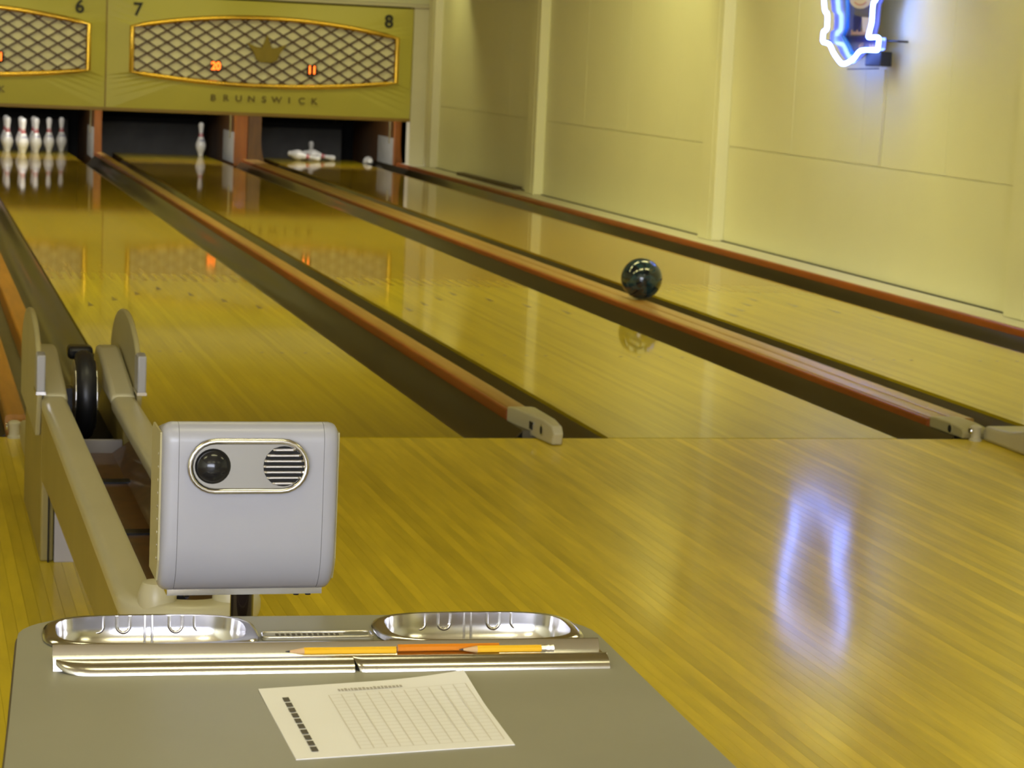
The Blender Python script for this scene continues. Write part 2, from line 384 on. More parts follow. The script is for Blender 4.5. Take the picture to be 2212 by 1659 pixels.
# divider under the ball return
d = thing('lane_divider', (-1.376, 0, -.14), 'two-strip orange wooden divider behind the ball return', 'lane divider')
MB().box(-.10, .10, .03, YKICK, 0, .12).build('base', DIVBASE, d)
for (a, b) in ((-1.486,-1.42),(-1.345,-1.267)):
    MB().prism([(p[0]+1.376, p[1]+.14) for p in cap_profile(a, b, -.02, .055, .010)], 'y', .10, YKICK-.05).build('cap', mat('divider_orange_wood', (.36,.155,.012), .4, coat=.3, coat_rough=.2, var=.2, scale=5, stretch=(8,.6,1)), d, smooth=40)
# foul-line sensor posts and low covers where the underground return begins
def sensor(loc, label):
    t = thing('foul_sensor', loc, label, 'sensor')
    MB().lathe([(.022,0),(.022,.006),(.017,.01),(.017,.038),(.020,.042),(.020,.050),(.012,.055)], 18).build('post', CREAM, t, smooth=40)
    MB().lathe([(.010,0),(.012,.004),(.008,.007)], 14, axis='x').build('lens', CHROME, t, loc=(-.026, -.002, .036), smooth=40)
    return t
sensor((1.838, -.040, 0), 'cream foul sensor post with a bright lens, beside the wide divider')
sensor((-1.462, -.02, 0), 'cream foul sensor post at the end of the orange divider')
def low_cover(x0, x1, y0, y1, h, label):
    prof = [(y1,0),(y1,.045),(y1-.02,.054)]+[(y1-.10-.60*q/10, .054+(h-.054)*(q/10)**1.6) for q in range(0, 11)]+[(y0,h),(y0,0)]
    o = MB().prism(prof, 'x', x0, x1).build('ball_return_cover', CREAM, bevel=.012, smooth=40)
    return tag(o, label, 'cover')
low_cover(1.868, 2.13, -1.6, -.030, .21, 'low rounded cream cover of the ball return beside the wall-side lane')

# ------------------------------------------------------------------ pit, kickbacks, pins' lamps
def kickback(x0, x1, label, left_plate=True, flare=.05, brown=False):
    t = thing('kickback_partition', ((x0+x1)/2, YKICK, -.14), label, 'partition')
    hw = (x1-x0)/2
    MB().box(-hw+.008, hw-.008, .01, 2.4, 0, 1.86).build('panel', KICKBROWN, t)
    # front post with a foot that sweeps out to the right
    out = [(-hw,.10)]+[(-hw,.70),(hw,.70)]+[(hw,.42)]+[(hw+flare*(1-math.cos(math.radians(i*15))), .42-.32*math.sin(math.radians(i*15))) for i in range(1, 7)]
    if brown:
        MB().prism([(p[0] if p[0] < 0 else p[0]*0-.005, p[1]) for p in out[:3]]+[(-.005,.10)], 'y', -.06, .012).build('front_post', KICK, t, bevel=.004)
        MB().prism([(0,.10),(0,.70)]+out[2:], 'y', -.05, .012).build('front_post', KICKBROWN, t, bevel=.004)
    else:
        MB().prism(out, 'y', -.06, .012).build('front_post', KICK, t, bevel=.004)
    if left_plate: MB().box(-hw-.004, -hw+.0075, .0, .85, .13, .46).build('side_plate', KICKGREY, t)
    g = MB()
    for k in (0, .05): g.tube([(-hw-.03, .05+k, .40),(-hw-.03, .05+k, 1.6)], .006, 8)
    g.build('guide_rods', CHROME, t)
    return t
kickback(.195, .272, 'orange wooden partition between the full rack and the single pin', flare=.012)
kickback(1.70, 1.99, 'broad orange and brown partition between the single pin and the fallen pins', flare=.10, brown=True)
kickback(3.472, 3.545, 'orange wooden partition between the fallen pins and the cream filler panel', flare=.08)
kickback(-1.50, -1.25, 'orange wooden partition behind the ball return divider')
for x0, lb in ((X6L,'full rack'),(X7L,'single pin'),(X8L,'fallen pins')):
    c = thing('pit_cushion', (x0+LW/2, 20.35, -.185), 'dark grey pit cushion behind the '+lb, 'cushion')
    MB().box(-.62, .62, 0, .06, .02, .50).build('pad', CUSHION, c, bevel=.02)
    MB().box(-.62, .62, -.02, .09, .50, .56).build('top_bar', PITDARK, c)
    for k in (-.55, .55): MB().box(k-.02, k+.02, .05, .10, 0, 1.97).build('hanger', PITDARK, c)
    s = thing('pinsetter_deck', (x0+LW/2, 18.2, .62), 'dark pinsetter deck hanging above the '+lb, 'pinsetter')
    MB().box(-.55, .55, .05, 1.2, .06, .40).build('deck', PITDARK, s, bevel=.01)
    for k in (-.45, .45): MB().box(k-.02, k+.02, .4, .5, .40, 1.13).build('hanger', PITDARK, s)

# ------------------------------------------------------------------ pins
PROF = [(.0258,0),(.0284,.004),(.0300,.012),(.0362,.040),(.0453,.0572),(.0555,.0857),(.0600,.1079),(.0606,.1143),(.0595,.130),(.0540,.1492),(.0430,.180),(.0330,.205),(.0265,.2286),(.0238,.245),(.0232,.258),(.0240,.275),(.0268,.300),(.0310,.330),(.0324,.3429),(.0300,.360),(.0235,.374),(.0130,.380),(.003,.381)]
def prof_r(h):
    for (r0, h0), (r1, h1) in zip(PROF[:-1], PROF[1:]):
        if h0 <= h <= h1: return r0+(r1-r0)*(h-h0)/(h1-h0)
    return .01
pin_me = MB().lathe(PROF, 28).mesh('body', 50); pin_me.materials.append(PIN)
hs = [.222,.228,.234,.240,.246,.252,.258]
ring = MB().lathe([(prof_r(h)+.0006, h) for h in (.219,.226,.233,.240)], 28).mesh('neck_stripe', 60); ring.materials.append(PINRED)
ring2 = MB().lathe([(prof_r(h)+.0006, h) for h in (.247,.252,.257)], 28).mesh('neck_stripe', 60); ring2.materials.append(PINRED)
lm = MB()
for (a0, a1, h0, h1) in ((-125,-105,.170,.176),(-100,-80,.166,.173),(-76,-60,.172,.186),(-56,-38,.165,.182),(-112,-70,.181,.184)):
    n = 5; v = []
    for h in (h0, h1):
        for i in range(n+1):
            a = math.radians(a0+(a1-a0)*i/n); r = prof_r(h)+.0007; v.append((r*math.cos(a), r*math.sin(a), h))
    lm.add(v, [(i, i+1, n+2+i, n+1+i) for i in range(n)])
mark = lm.mesh('blue_mark'); mark.materials.append(PINBLUE)
def pin(loc, label, group=None, rot=None):
    t = thing('bowling_pin', loc, label, 'bowling pin', group)
    if rot is not None: t.rotation_euler = rot
    for nm, me in (('body', pin_me), ('neck_stripe', ring), ('neck_stripe', ring2), ('blue_mark', mark)): share(nm, me, t)
    return t
c6 = (X6L+X6R)/2; c7 = (X7L+X7R)/2
RACK = [['white head pin at the front point of the full rack'],
        ['second-row white pin of the full rack, on the ball return side', 'second-row white pin of the full rack, on the partition side'],
        ['third-row white pin of the full rack, on the ball return side', 'third-row white pin in the middle of the full rack', 'third-row white pin of the full rack, on the partition side'],
        ['back-row corner pin of the full rack, on the ball return side', 'back-row white pin of the full rack, next to the ball return corner', 'back-row white pin of the full rack, next to the partition corner', 'back-row corner pin of the full rack, nearest the orange partition']]
for row in range(4):
    for k in range(row+1):
        pin((c6+(-row/2+k)*.3048, 18.288+row*.264, 0), RACK[row][k], 'ten pins of the full rack')
pin((c7+.457, 19.08, 0), 'lone white bowling pin left standing on the middle lane')
def lying(p_base, yaw, label, roll=.3):
    # pin axis laid along the floor, tilted so that the belly and the head both touch it
    tilt = math.atan2(.0606-.0324, .3429-.1143)
    mz = Matrix.Rotation(yaw, 4, 'Z') @ Matrix.Rotation(math.radians(90)+tilt, 4, 'Y') @ Matrix.Rotation(roll, 4, 'Z')
    t = pin((0,0,0), label); t.rotation_euler = mz.to_euler()
    low = min((mz @ v.co).z for v in pin_me.vertices)
    t.location = (p_base[0], p_base[1], p_base[2]-low)
    return t
lying((2.455, 18.83, .001), math.radians(-24), 'fallen white pin lying in front, its base towards the brown partition', 1.2)
lying((2.66, 19.04, .002), math.radians(-20), 'fallen white pin lying just behind another, its neck overhanging', .4)
lying((3.355, 18.60, -.045), math.radians(88), 'fallen white pin seen end on beside the wall-side gutter', 0)
pin((2.83, 19.50, -.185), 'shadowed white pin standing in the pit behind the fallen pins')

# ------------------------------------------------------------------ bowling ball on the wide divider
bt = thing('bowling_ball', (1.945, 4.14, .036), 'dark navy blue swirled bowling ball running on the wide divider', 'bowling ball')
bm = bmesh.new(); bmesh.ops.create_uvsphere(bm, u_segments=48, v_segments=24, radius=.1085)
me = bpy.data.meshes.new('shell')
for f_ in bm.faces: f_.smooth = True
bm.to_mesh(me); bm.free()
def ball_mat():
    m = bpy.data.materials.new('ball_navy_marble'); m.use_nodes = True; nt = m.node_tree; b = nt.nodes['Principled BSDF']
    tc = nt.nodes.new('ShaderNodeTexCoord'); nz = nt.nodes.new('ShaderNodeTexNoise'); nz.inputs['Scale'].default_value = 9; nz.inputs['Detail'].default_value = 3; nz.inputs['Distortion'].default_value = 2.5
    cr = nt.nodes.new('ShaderNodeValToRGB'); e = cr.color_ramp.elements
    e[0].position = .42; e[0].color = (.004,.007,.016,1); e[1].position = .62; e[1].color = (.016,.05,.075,1)
    nt.links.new(tc.outputs['Object'], nz.inputs[0]); nt.links.new(nz.outputs[0], cr.inputs[0]); nt.links.new(cr.outputs[0], b.inputs['Base Color'])
    b.inputs['Roughness'].default_value = .12; b.inputs['Coat Weight'].default_value = .6; b.inputs['Coat Roughness'].default_value = .04
    return m
me.materials.append(ball_mat()); share('shell', me, bt, (0,0,.1085))
for (ax, az) in ((20,48),(38,52),(28,30)):
    d_ = Vector((math.cos(math.radians(ax))*math.cos(math.radians(az)), math.sin(math.radians(ax))*math.cos(math.radians(az)), math.sin(math.radians(az))))
    h = MB().lathe([(.0125,0),(.0125,.0012)], 14).build('finger_hole', HOLE, bt)
    h.rotation_euler = d_.to_track_quat('Z','Y').to_euler(); h.location = d_*.1080+Vector((0,0,.1085))

# ------------------------------------------------------------------ machine fronts (masks)
def barrel(n=24):
    """outline of the picture window: straight ends, bowed top and bottom; local x,z about the mask's left end"""
    x0, x1 = .268, 3.10; zt, zb = 1.412, .938; bt_, bb = .146, .092
    top = []; bot = []
    for i in range(n+1):
        u = i/n; s_ = 1-(2*u-1)**2
        top.append((x1+(x0-x1)*u, zt+bt_*s_)); bot.append((x0+(x1-x0)*u, zb-bb*s_))
    return top+bot            # counter-clockwise from the top right
def mask(xoff, nums, digs, label):
    t = thing('masking_unit', (xoff, YMASK, .53), label, 'masking unit')
    Z0 = .53
    W_ = 3.281; top, bot = 1.735-Z0, .0
    B = [(x, z-Z0) for x, z in barrel()]; n = len(B)
    mid = Vector((W_/2, (1.18-Z0)))
    def outer(p):
        dx, dz = p[0]-mid.x, p[1]-mid.y
        s_ = min((W_-mid.x if dx > 0 else mid.x)/max(abs(dx),1e-6), ((top-mid.y) if dz > 0 else (mid.y-bot))/max(abs(dz),1e-6))
        return (mid.x+dx*s_, mid.y+dz*s_)
    # make sure the four outer corners are present
    ang = [math.atan2(z-mid.y, x-mid.x) for x, z in B]
    v = []; f = []
    O = [outer(p) for p in B]
    for (cx, cz) in ((W_,top),(0,top),(0,bot),(W_,bot)):
        k = min(range(n), key=lambda i: (O[i][0]-cx)**2+(O[i][1]-cz)**2); O[k] = (cx, cz)
    for p in O: v.append((p[0], 0, p[1]))
    for p in B: v.append((p[0], -.045, p[1]))
    for p in B: v.append((p[0], .02, p[1]))
    for p in O: v.append((p[0], .02, p[1]))
    for i in range(n):
        j = (i+1) % n
        f += [(i, j, n+j, n+i), (n+i, n+j, 2*n+j, 2*n+i), (2*n+i, 2*n+j, 3*n+j, 3*n+i), (3*n+i, 3*n+j, j, i)]
    MB().add(v, f).build('front_panel', MASK, t)
    MB().box(0, W_, -.012, .03, -.008, .028).build('bottom_lip', MASKLIP, t, bevel=.003)
    MB().box(0, .012, -.006, .03, 0, top).build('joint_strip', MASKLIP, t)
    fr = []
    # corners rounded a little
    fr = [(p[0], -.055, p[1]) for p in B]
    MB().tube(fr, .026, 10, closed=True).build('gold_frame', GOLD, t, smooth=50)
    MB().add([(p[0], -.004, p[1]) for p in B], [tuple(range(n))]).build('backing', BACKING, t)
    # diamond lattice, each bar clipped to the window outline
    def zr(x):
        u = (x-.268)/(3.10-.268); s_ = 1-(2*u-1)**2
        return .938-Z0-.092*s_, 1.412-Z0+.146*s_
    slope = .60; px = .205
    for sg in (1, -1):
        k = -12
        while k < 30:
            c = .268+k*px+(.10 if sg < 0 else .02); seg = []
            for i in range(101):
                x = .268+(3.10-.268)*i/100; z = sg*slope*(x-c)+(1.175-Z0); lo, hi = zr(x)
                if lo <= z <= hi: seg.append((x, z))
            k += 1
            if len(seg) < 3: continue
            a, b = Vector(seg[0]), Vector(seg[-1]); d_ = (b-a).normalized(); nn = Vector((-d_.y, d_.x))*.0085
            y0, y1 = (-.030, -.022) if sg > 0 else (-.022, -.014)
            q = [a+nn, b+nn, b-nn, a-nn]
            MB().add([(p.x, yy, p.y) for yy in (y0, y1) for p in q], [(0,1,2,3),(7,6,5,4),(0,4,5,1),(1,5,6,2),(2,6,7,3),(3,7,4,0)]).build('lattice_bar', LATTICE, t)
    cz = 1.09-Z0; cx = 1.69
    cr = [(-.115,.03),(-.06,.0),(.06,.0),(.115,.03),(.145,.105),(.215,.205),(.10,.165),(.055,.16),(.0,.30),(-.055,.16),(-.10,.165),(-.215,.205),(-.145,.105)]
    MB().prism([(cx+a, cz+b) for a, b in cr], 'y', -.052, -.036).build('crown', CROWN, t, bevel=.004)
    def text(body, x, z, size, m, name, y=-.03, ext=.003, sx=1.0, bold=0):
        c = bpy.data.curves.new(name, 'FONT'); c.body = body; c.size = size; c.extrude = ext; c.align_x = 'CENTER'; c.align_y = 'CENTER'; c.offset = bold
        o = bpy.data.objects.new(name, c); dg = bpy.context.evaluated_depsgraph_get()
        S.collection.objects.link(o); bpy.context.view_layer.update()
        me_ = bpy.data.meshes.new_from_object(o.evaluated_get(bpy.context.evaluated_depsgraph_get())); bpy.data.objects.remove(o)
        me_.materials.clear(); me_.materials.append(m)
        ob = share(name, me_, t, (x, y, z)); ob.rotation_euler.x = math.radians(90); ob.scale.x = sx; return ob
    for lx in (.775, 2.474):
        l = MB().prism([(.20,.27),(.20,.37),(.30,.37),(.32,.33)], 'x', lx-.5, lx+.5).build('pin_lamp', LAMPBODY, t)
        MB().add([(lx-.48,.214,.269),(lx+.48,.214,.269),(lx+.48,.318,.322),(lx-.48,.318,.322)], [(0,1,2,3)]).build('lamp_tube', PINGLOW, l)
        MB().box(lx-.03, lx+.03, .02, .21, .33, .36).build('lamp_bracket', LAMPBODY, l)
    def py(x, z):      # depth of the sloping front panel at a point outside the window
        p = Vector((x, z)); b = min((Vector(q) for q in B), key=lambda q: (q-p).length); o_ = min(x, W_-x, z-bot, top-z)
        return -.045*o_/(o_+(b-p).length)
    def yo_(x, z): return py(x, z)-.004
    text(nums[0], .325, 1.583-Z0, .19, NUMBER, 'lane_number', yo_(.325,1.583-Z0), ext=.012, bold=.004)
    text(nums[1], 3.005, 1.583-Z0, .19, NUMBER, 'lane_number', yo_(3.005,1.583-Z0), ext=.012, bold=.004)
    for i, ch in enumerate('BRUNSWICK'):
        text(ch, 1.135+i*(1.085/8), .700-Z0, .092, LETTER, 'raised_letter', yo_(1.135+i*(1.085/8),.700-Z0), .008, 1.15, .0015)
    for (dx, tx) in ((1.155, digs[0]), (2.185, digs[1])):
        MB().box(dx-.055, dx+.055, -.034, -.030, 1.032-Z0-.055, 1.032-Z0+.055).build('score_window', HOLE, t)
        text(tx, dx, 1.032-Z0, .115, DIGIT, 'lit_numeral', -.036, .002, .86, .004)
    return t
mask(.258, '78', ('20','11'), 'mustard masking unit numbered 7 and 8 with crowned lattice window')
mask(.258-3.281, '56', ('20','11'), 'mustard masking unit numbered 6, above the full rack of pins')

# ------------------------------------------------------------------ neon sign on the right wall
sg = thing('neon_sign', (WALLX, 5.392, 1.29), 'blue neon sign glowing on the cream wall beside the lanes', 'neon sign')
def L3(yz, x): return [(x, p[0]-5.56, p[1]-1.29) for p in yz]
NX = 3.55-WALLX
outl = [(5.667,1.318),(5.78,1.372),(5.856,1.425),(5.955,1.438),(5.962,1.47),(5.956,1.500),(5.912,1.512),(5.908,1.56),(5.920,1.607),(5.958,1.622),(5.99,1.70),(6.04,1.80),(6.07,1.90),(6.06,2.00),(5.98,2.10),(5.82,2.18),(5.60,2.21),(5.38,2.18),(5.20,2.10),(5.09,2.00),(5.07,1.90),(5.11,1.80),(5.195,1.69),(5.242,1.652),(5.244,1.552),(5.280,1.478),(5.262,1.466),(5.140,1.466),(5.128,1.44),(5.136,1.402),(5.16,1.394),(5.372,1.391),(5.467,1.346),(5.567,1.317),(5.62,1.312)]
def smooth_path(pts, n=3):
    out = []; m = len(pts)
    for i in range(m):
        p0, p1, p2, p3 = [Vector(pts[(i+k-1) % m]) for k in range(4)]
        for j in range(n):
            t = j/n
            q = .5*((2*p1)+(-p0+p2)*t+(2*p0-5*p1+4*p2-p3)*t*t+(-p0+3*p1-3*p2+p3)*t**3)
            out.append((p1*.35+p1.lerp(p2, t)*0+q*.65 if j == 0 else q))
    return out
MB().tube(smooth_path(L3(outl, NX)), .0125, 10, closed=True).build('neon_tube', NEONT, sg, smooth=60)
inner = [(5.72,2.02),(5.70,1.90),(5.71,1.78),(5.69,1.66),(5.675,1.60),(5.672,1.526),(5.72,1.47),(5.62,1.41),(5.577,1.375)]
MB().tube([(NX+.03, y-5.56, z-1.29) for y, z in inner], .013, 8).build('unlit_blue_tube', SIGNBLUE, sg, smooth=60)
MB().prism([(p[0]-5.56, p[1]-1.29) for p in outl], 'x', NX+.045, NX+.051).build('backing_plate', SIGNBACK, sg)
def disc(y, z, ry, rz, m, name, dx, n=24):
    MB().prism([(y-5.56+ry*math.cos(2*math.pi*i/n), z-1.29+rz*math.sin(2*math.pi*i/n)) for i in range(n)], 'x', NX+dx, NX+dx+.003).build(name, m, sg)
disc(5.52, 1.705, .175, .072, SIGNPALE, 'pale_disc', .041)
MB().tube([(NX+.040, -.04+.11*math.cos(a), 1.700-1.29-.045*math.sin(a)) for a in [math.radians(40+10*i) for i in range(11)]], .003, 6).build('red_arc', SIGNRED, sg)
MB().prism([(y-5.56, z-1.29) for y, z in ((5.62,1.60),(5.50,1.585),(5.52,1.50),(5.60,1.49))], 'x', NX+.041, NX+.044).build('navy_shape', SIGNNAVY, sg)
MB().prism([(y-5.56, z-1.29) for y, z in ((5.49,1.585),(5.36,1.58),(5.38,1.50),(5.46,1.49))], 'x', NX+.041, NX+.044).build('pale_shape', SIGNPALE, sg)
MB().prism([(y-5.56, z-1.29) for y, z in ((5.88,1.475),(5.88,1.44),(5.22,1.44),(5.22,1.475))], 'x', NX+.041, NX+.044).build('banner_stripe', SIGNNAVY, sg)
def sign_text(body, y, z, size, m):
    c = bpy.data.curves.new('sign_lettering', 'FONT'); c.body = body; c.size = size; c.extrude = .001; c.align_y = 'CENTER'
    o = bpy.data.objects.new('sign_lettering', c); S.collection.objects.link(o); bpy.context.view_layer.update()
    me_ = bpy.data.meshes.new_from_object(o.evaluated_get(bpy.context.evaluated_depsgraph_get())); bpy.data.objects.remove(o)
    me_.materials.clear(); me_.materials.append(m)
    ob = share('sign_lettering', me_, sg, (NX+.038, y-5.56, z-1.29)); ob.rotation_euler = (math.radians(90), 0, math.radians(-90)); return ob
sign_text('of E', 5.50, 1.418, .045, SIGNTAN)
g = MB()
for i in range(9):
    y = 5.34-.014*i; g.box(NX+.038, NX+.040, y-5.56-.004, y-5.56+.004, 1.404-1.29, 1.404-1.29+(.016 if i % 3 else .026))
for i in range(16):
    y = 5.62-.020*i; g.box(NX+.038, NX+.040, y-5.56-.006, y-5.56+.006, 1.482-1.29, 1.482-1.29+(.018 if i % 4 else .03))
g.build('small_print', SIGNTAN, sg)
MB().box(NX+.058, NX+.13, 5.22-5.56, 5.44-5.56, 1.305-1.29, 1.39-1.29).build('transformer', TRANSF, sg, bevel=.006)
MB().tube([(NX+.06, 6.13-5.56, 1.448-1.29),(NX+.06, 4.99-5.56, 1.450-1.29)], .004, 6).build('mounting_rod', TRANSF, sg)
MB().tube([(NX+.06, 5.70-5.56, 1.281-1.29),(NX+.06, 5.24-5.56, 1.292-1.29)], .003, 6).build('mounting_rod', TRANSF, sg)
for yy in (5.95, 5.15): MB().tube([(NX+.05, yy-5.56, .16),(0, yy-5.56, .16)], .006, 6).build('wall_standoff', TRANSF, sg)
cb = MB()
for k in (0, .022): cb.tube([(-.02, 5.40-5.56-k, 0),(-.008, 5.42-5.56-k, -.12),(-.006, 5.43-5.56-k, -.35),(-.006, 5.44-5.56-k, -.56)], .004, 6)
cb.build('power_cord', TRIMW, sg, smooth=60)

# dark board lying on the ledge, far down the wall
o = MB().box(3.655, 3.735, 13.3, 15.6, .0585, .088).build('dark_board', mat('board_dark', (.085,.06,.03), .5, var=.2), bevel=.003)
tag(o, 'long dark board lying on the grey ledge against the wall', 'board')

# ------------------------------------------------------------------ ball return
br = thing('ball_return', (-1.372, -1.8, 0), 'cream ball return with a black lift wheel and two long rails', 'ball return')
def P3(x, y, z): return (x+1.372, y+1.8, z)
def brx(mb, name, m, **k): 
    mb.v = [P3(*p) for p in mb.v]; return mb.build(name, m, br, **k)
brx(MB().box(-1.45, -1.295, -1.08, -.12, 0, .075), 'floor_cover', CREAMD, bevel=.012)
hs_ = MB().prism([(-1.80,0),(-1.80,.395),(-1.60,.40),(-1.25,.37),(-1.10,.30),(-1.05,.18),(-1.05,0)], 'x', -1.484, -1.452)
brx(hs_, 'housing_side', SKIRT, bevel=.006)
hs_ = MB().prism([(-1.80,0),(-1.80,.395),(-1.60,.40),(-1.25,.37),(-1.10,.30),(-1.05,.18),(-1.05,0)], 'x', -1.292, -1.260)
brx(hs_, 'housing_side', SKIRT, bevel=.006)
brx(MB().box(-1.451, -1.293, -1.81, -1.795, .0, .30), 'front_plate', GREYPANEL, bevel=.002)
brx(MB().box(-1.452, -1.292, -1.812, -1.809, .128, .133), 'front_plate_seam', HOLE)
brx(MB().box(-1.4665, -1.4635, -1.812, -1.795, .0, .30), 'front_plate_edge', HOLE)
brx(MB().box(-1.452, -1.292, -1.79, -1.09, .04, .26), 'lift_well', HOLE)
# shoulders beside the wheel and the tall side guards
for (a, b) in ((-1.482,-1.424),(-1.322,-1.262)):
    brx(MB().prism([(-1.80,.38),(-1.80,.408),(-1.72,.425),(-1.40,.468),(-1.32,.468),(-1.27,.44),(-1.25,.38)], 'x', a, b), 'shoulder', CREAM, bevel=.012, smooth=40)
for (a, b) in ((-1.497,-1.484),(-1.260,-1.247)):
    g = [(-1.80,.41)]+[(-1.43+.37*math.cos(math.radians(t_)), .42+.150*math.sin(math.radians(t_))) for t_ in range(180, -1, -12)]
    g = [(y_, z_) for (y_, z_) in g]+[(-1.06,.30),(-1.75,.30)]
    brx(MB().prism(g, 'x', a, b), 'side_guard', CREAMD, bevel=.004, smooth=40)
    s1 = MB().prism([(-1.845,.42),(-1.845,.508),(-1.80,.512),(-1.76,.50),(-1.77,.42)], 'x', a-.004, b+.004)
    brx(s1, 'guard_bracket', BOXW, bevel=.004, smooth=40)
    brx(MB().box(a-.005, b+.005, -1.85, -1.75, .414, .422), 'bracket_flange', CHROMER)
# lift wheel
wh = MB().lathe([(.030,-.022),(.085,-.024),(.104,-.020),(.112,-.008),(.112,.008),(.104,.020),(.085,.024),(.030,.022)], 32, axis='x')
ow = wh.build('lift_wheel', RUBBER, br, smooth=50); ow.location = P3(-1.368, -1.56, .372)
MB().lathe([(.034,-.026),(.034,.026)], 18, axis='x').build('wheel_hub', CHROMER, ow)
for sx in (-.027, .0245): MB().lathe([(.084,0),(.088,.001),(.088,.0025)], 28, axis='x').build('wheel_rim', SILVER, ow, loc=(sx, 0, 0))
MB().box(-.05, -.03, -.03, .03, -.05, .02).build('wheel_bearing', BLACK, ow)
brx(MB().box(-1.40, -1.335, -1.42, -1.36, .44, .475), 'wheel_shroud', BLACK, bevel=.012)
# rails
def railprof(cx): return rrect(cx-.030, cx+.030, .362, .404, .016, 5)
for cx in (-1.456, -1.290):
    brx(MB().prism(railprof(cx), 'y', -3.80, -1.795), 'rail', CREAM, smooth=40)
# hairpin end
n = 18; v = []; prof = railprof(0); m_ = len(prof)
for i in range(n+1):
    a = math.pi+math.pi*i/n
    for (dx, z) in prof:
        r = .083-dx; v.append((-1.373+r*math.cos(a), -3.80+1.15*r*math.sin(a), z))
f = [(i*m_+k, i*m_+(k+1) % m_, (i+1)*m_+(k+1) % m_, (i+1)*m_+k) for i in range(n) for k in range(m_)]
brx(MB().add(v, f), 'rail_end_loop', CREAM, smooth=40)
for cx in (-1.478, -1.268):
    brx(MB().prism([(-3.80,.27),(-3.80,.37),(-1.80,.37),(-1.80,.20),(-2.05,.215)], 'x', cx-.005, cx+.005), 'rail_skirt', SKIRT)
brx(MB().prism([(-1.47,.30),(-1.428,.27),(-1.318,.27),(-1.276,.30),(-1.276,.285),(-1.318,.255),(-1.428,.255),(-1.47,.285)], 'y', -3.82, -1.82), 'channel_floor', KICKBROWN)
for yy in (-2.2, -2.75, -3.3): brx(MB().box(-1.475, -1.271, yy-.02, yy+.02, .262, .275), 'cross_tie', BLACK)
# end bumper and pedestal
brx(MB().lathe([(.055,.0),(.055,.012),(.030,.03),(.028,.26),(.06,.275)], 20, center=(-1.373, -3.55, 0)), 'pedestal', CREAMD, smooth=40)
for (bx, by, r) in ((-1.43,-3.93,.030),(-1.315,-3.93,.030)):
    brx(MB().lathe([(r*.7,.36),(r,.375),(r,.415),(r*.75,.432),(r*.2,.436)], 18, center=(bx, by+.06, 0)), 'bumper', CREAM, smooth=50)

# ------------------------------------------------------------------ scoring table in front
ROT = math.radians(-2)
TB = thing('scoring_table', (-1.432, -5.168, 0), 'grey laminate scoring table with rounded corners and chrome fittings', 'scoring table', rz=ROT)
ZT = .70
def TL(wx, wy):
    dx, dy = wx+1.432, wy+5.168; c, s_ = math.cos(-ROT), math.sin(-ROT)
    return (dx*c-dy*s_, dx*s_+dy*c)
outline = arc(.195, -.085, .085, 0, 90, 8)+arc(-.205, -.070, .070, 90, 180, 8)+[(-.285,-.35),(-.31,-.95),(.285,-.95),(.281,-.35)]
trays = []
for cxw, cyw, hw, hd in ((-1.586, -5.232, .090, .054), (-1.272, -5.243, .091, .054)):
    cx, cy = TL(cxw, cyw); trays.append((cx, cy, hw, hd))
def stadium(cx, cy, hw, hd, n=10, p=3.4):
    out = []
    for i in range(4*n):
        a = 2*math.pi*i/(4*n); c, s_ = math.cos(a), math.sin(a)
        out.append((cx+hw*math.copysign(abs(c)**(2/p), c), cy+hd*math.copysign(abs(s_)**(2/3.4), s_)))
    return out
bm = bmesh.new(); edges = []
for loop in [outline]+[stadium(*t_) for t_ in trays]:
    vs_ = [bm.verts.new((p[0], p[1], ZT)) for p in loop]
    edges += [bm.edges.new((vs_[i], vs_[(i+1) % len(vs_)])) for i in range(len(vs_))]
bmesh.ops.triangle_fill(bm, use_beauty=True, use_dissolve=False, edges=edges)
ex = bmesh.ops.extrude_face_region(bm, geom=list(bm.faces))
for v_ in [g_ for g_ in ex['geom'] if isinstance(g_, bmesh.types.BMVert)]: v_.co.z -= .028
bmesh.ops.recalc_face_normals(bm, faces=bm.faces)
me = bpy.data.meshes.new('tabletop'); bm.to_mesh(me); bm.free(); me.materials.append(TABLE)
o = share('tabletop', me, TB)
MB().prism([(p[0]*.985, p[1]*.985-.004) for p in outline], 'z', .655, .6722).build('apron', TABLEEDGE, TB)
n = len(outline); v = []; f = []
for (sc, z) in ((1.0, .674), (1.008, .674), (1.008, .694), (1.0, .694)):
    v += [(p[0]*sc, p[1]*sc+.0005*(sc > 1), z) for p in outline]
for q in range(4):
    for k in range(n): f.append((q*n+k, q*n+(k+1) % n, ((q+1) % 4)*n+(k+1) % n, ((q+1) % 4)*n+k))
MB().add(v, f).build('edge_shade_band', TABLEEDGE, TB, smooth=60)  # dark band put on to paint the shade along the table's side
MB().lathe([(.22,0),(.22,.02),(.05,.04),(.045,.62),(.12,.655)], 24, center=(0, -.48, 0)).build('pedestal', CREAMD, TB, smooth=40)
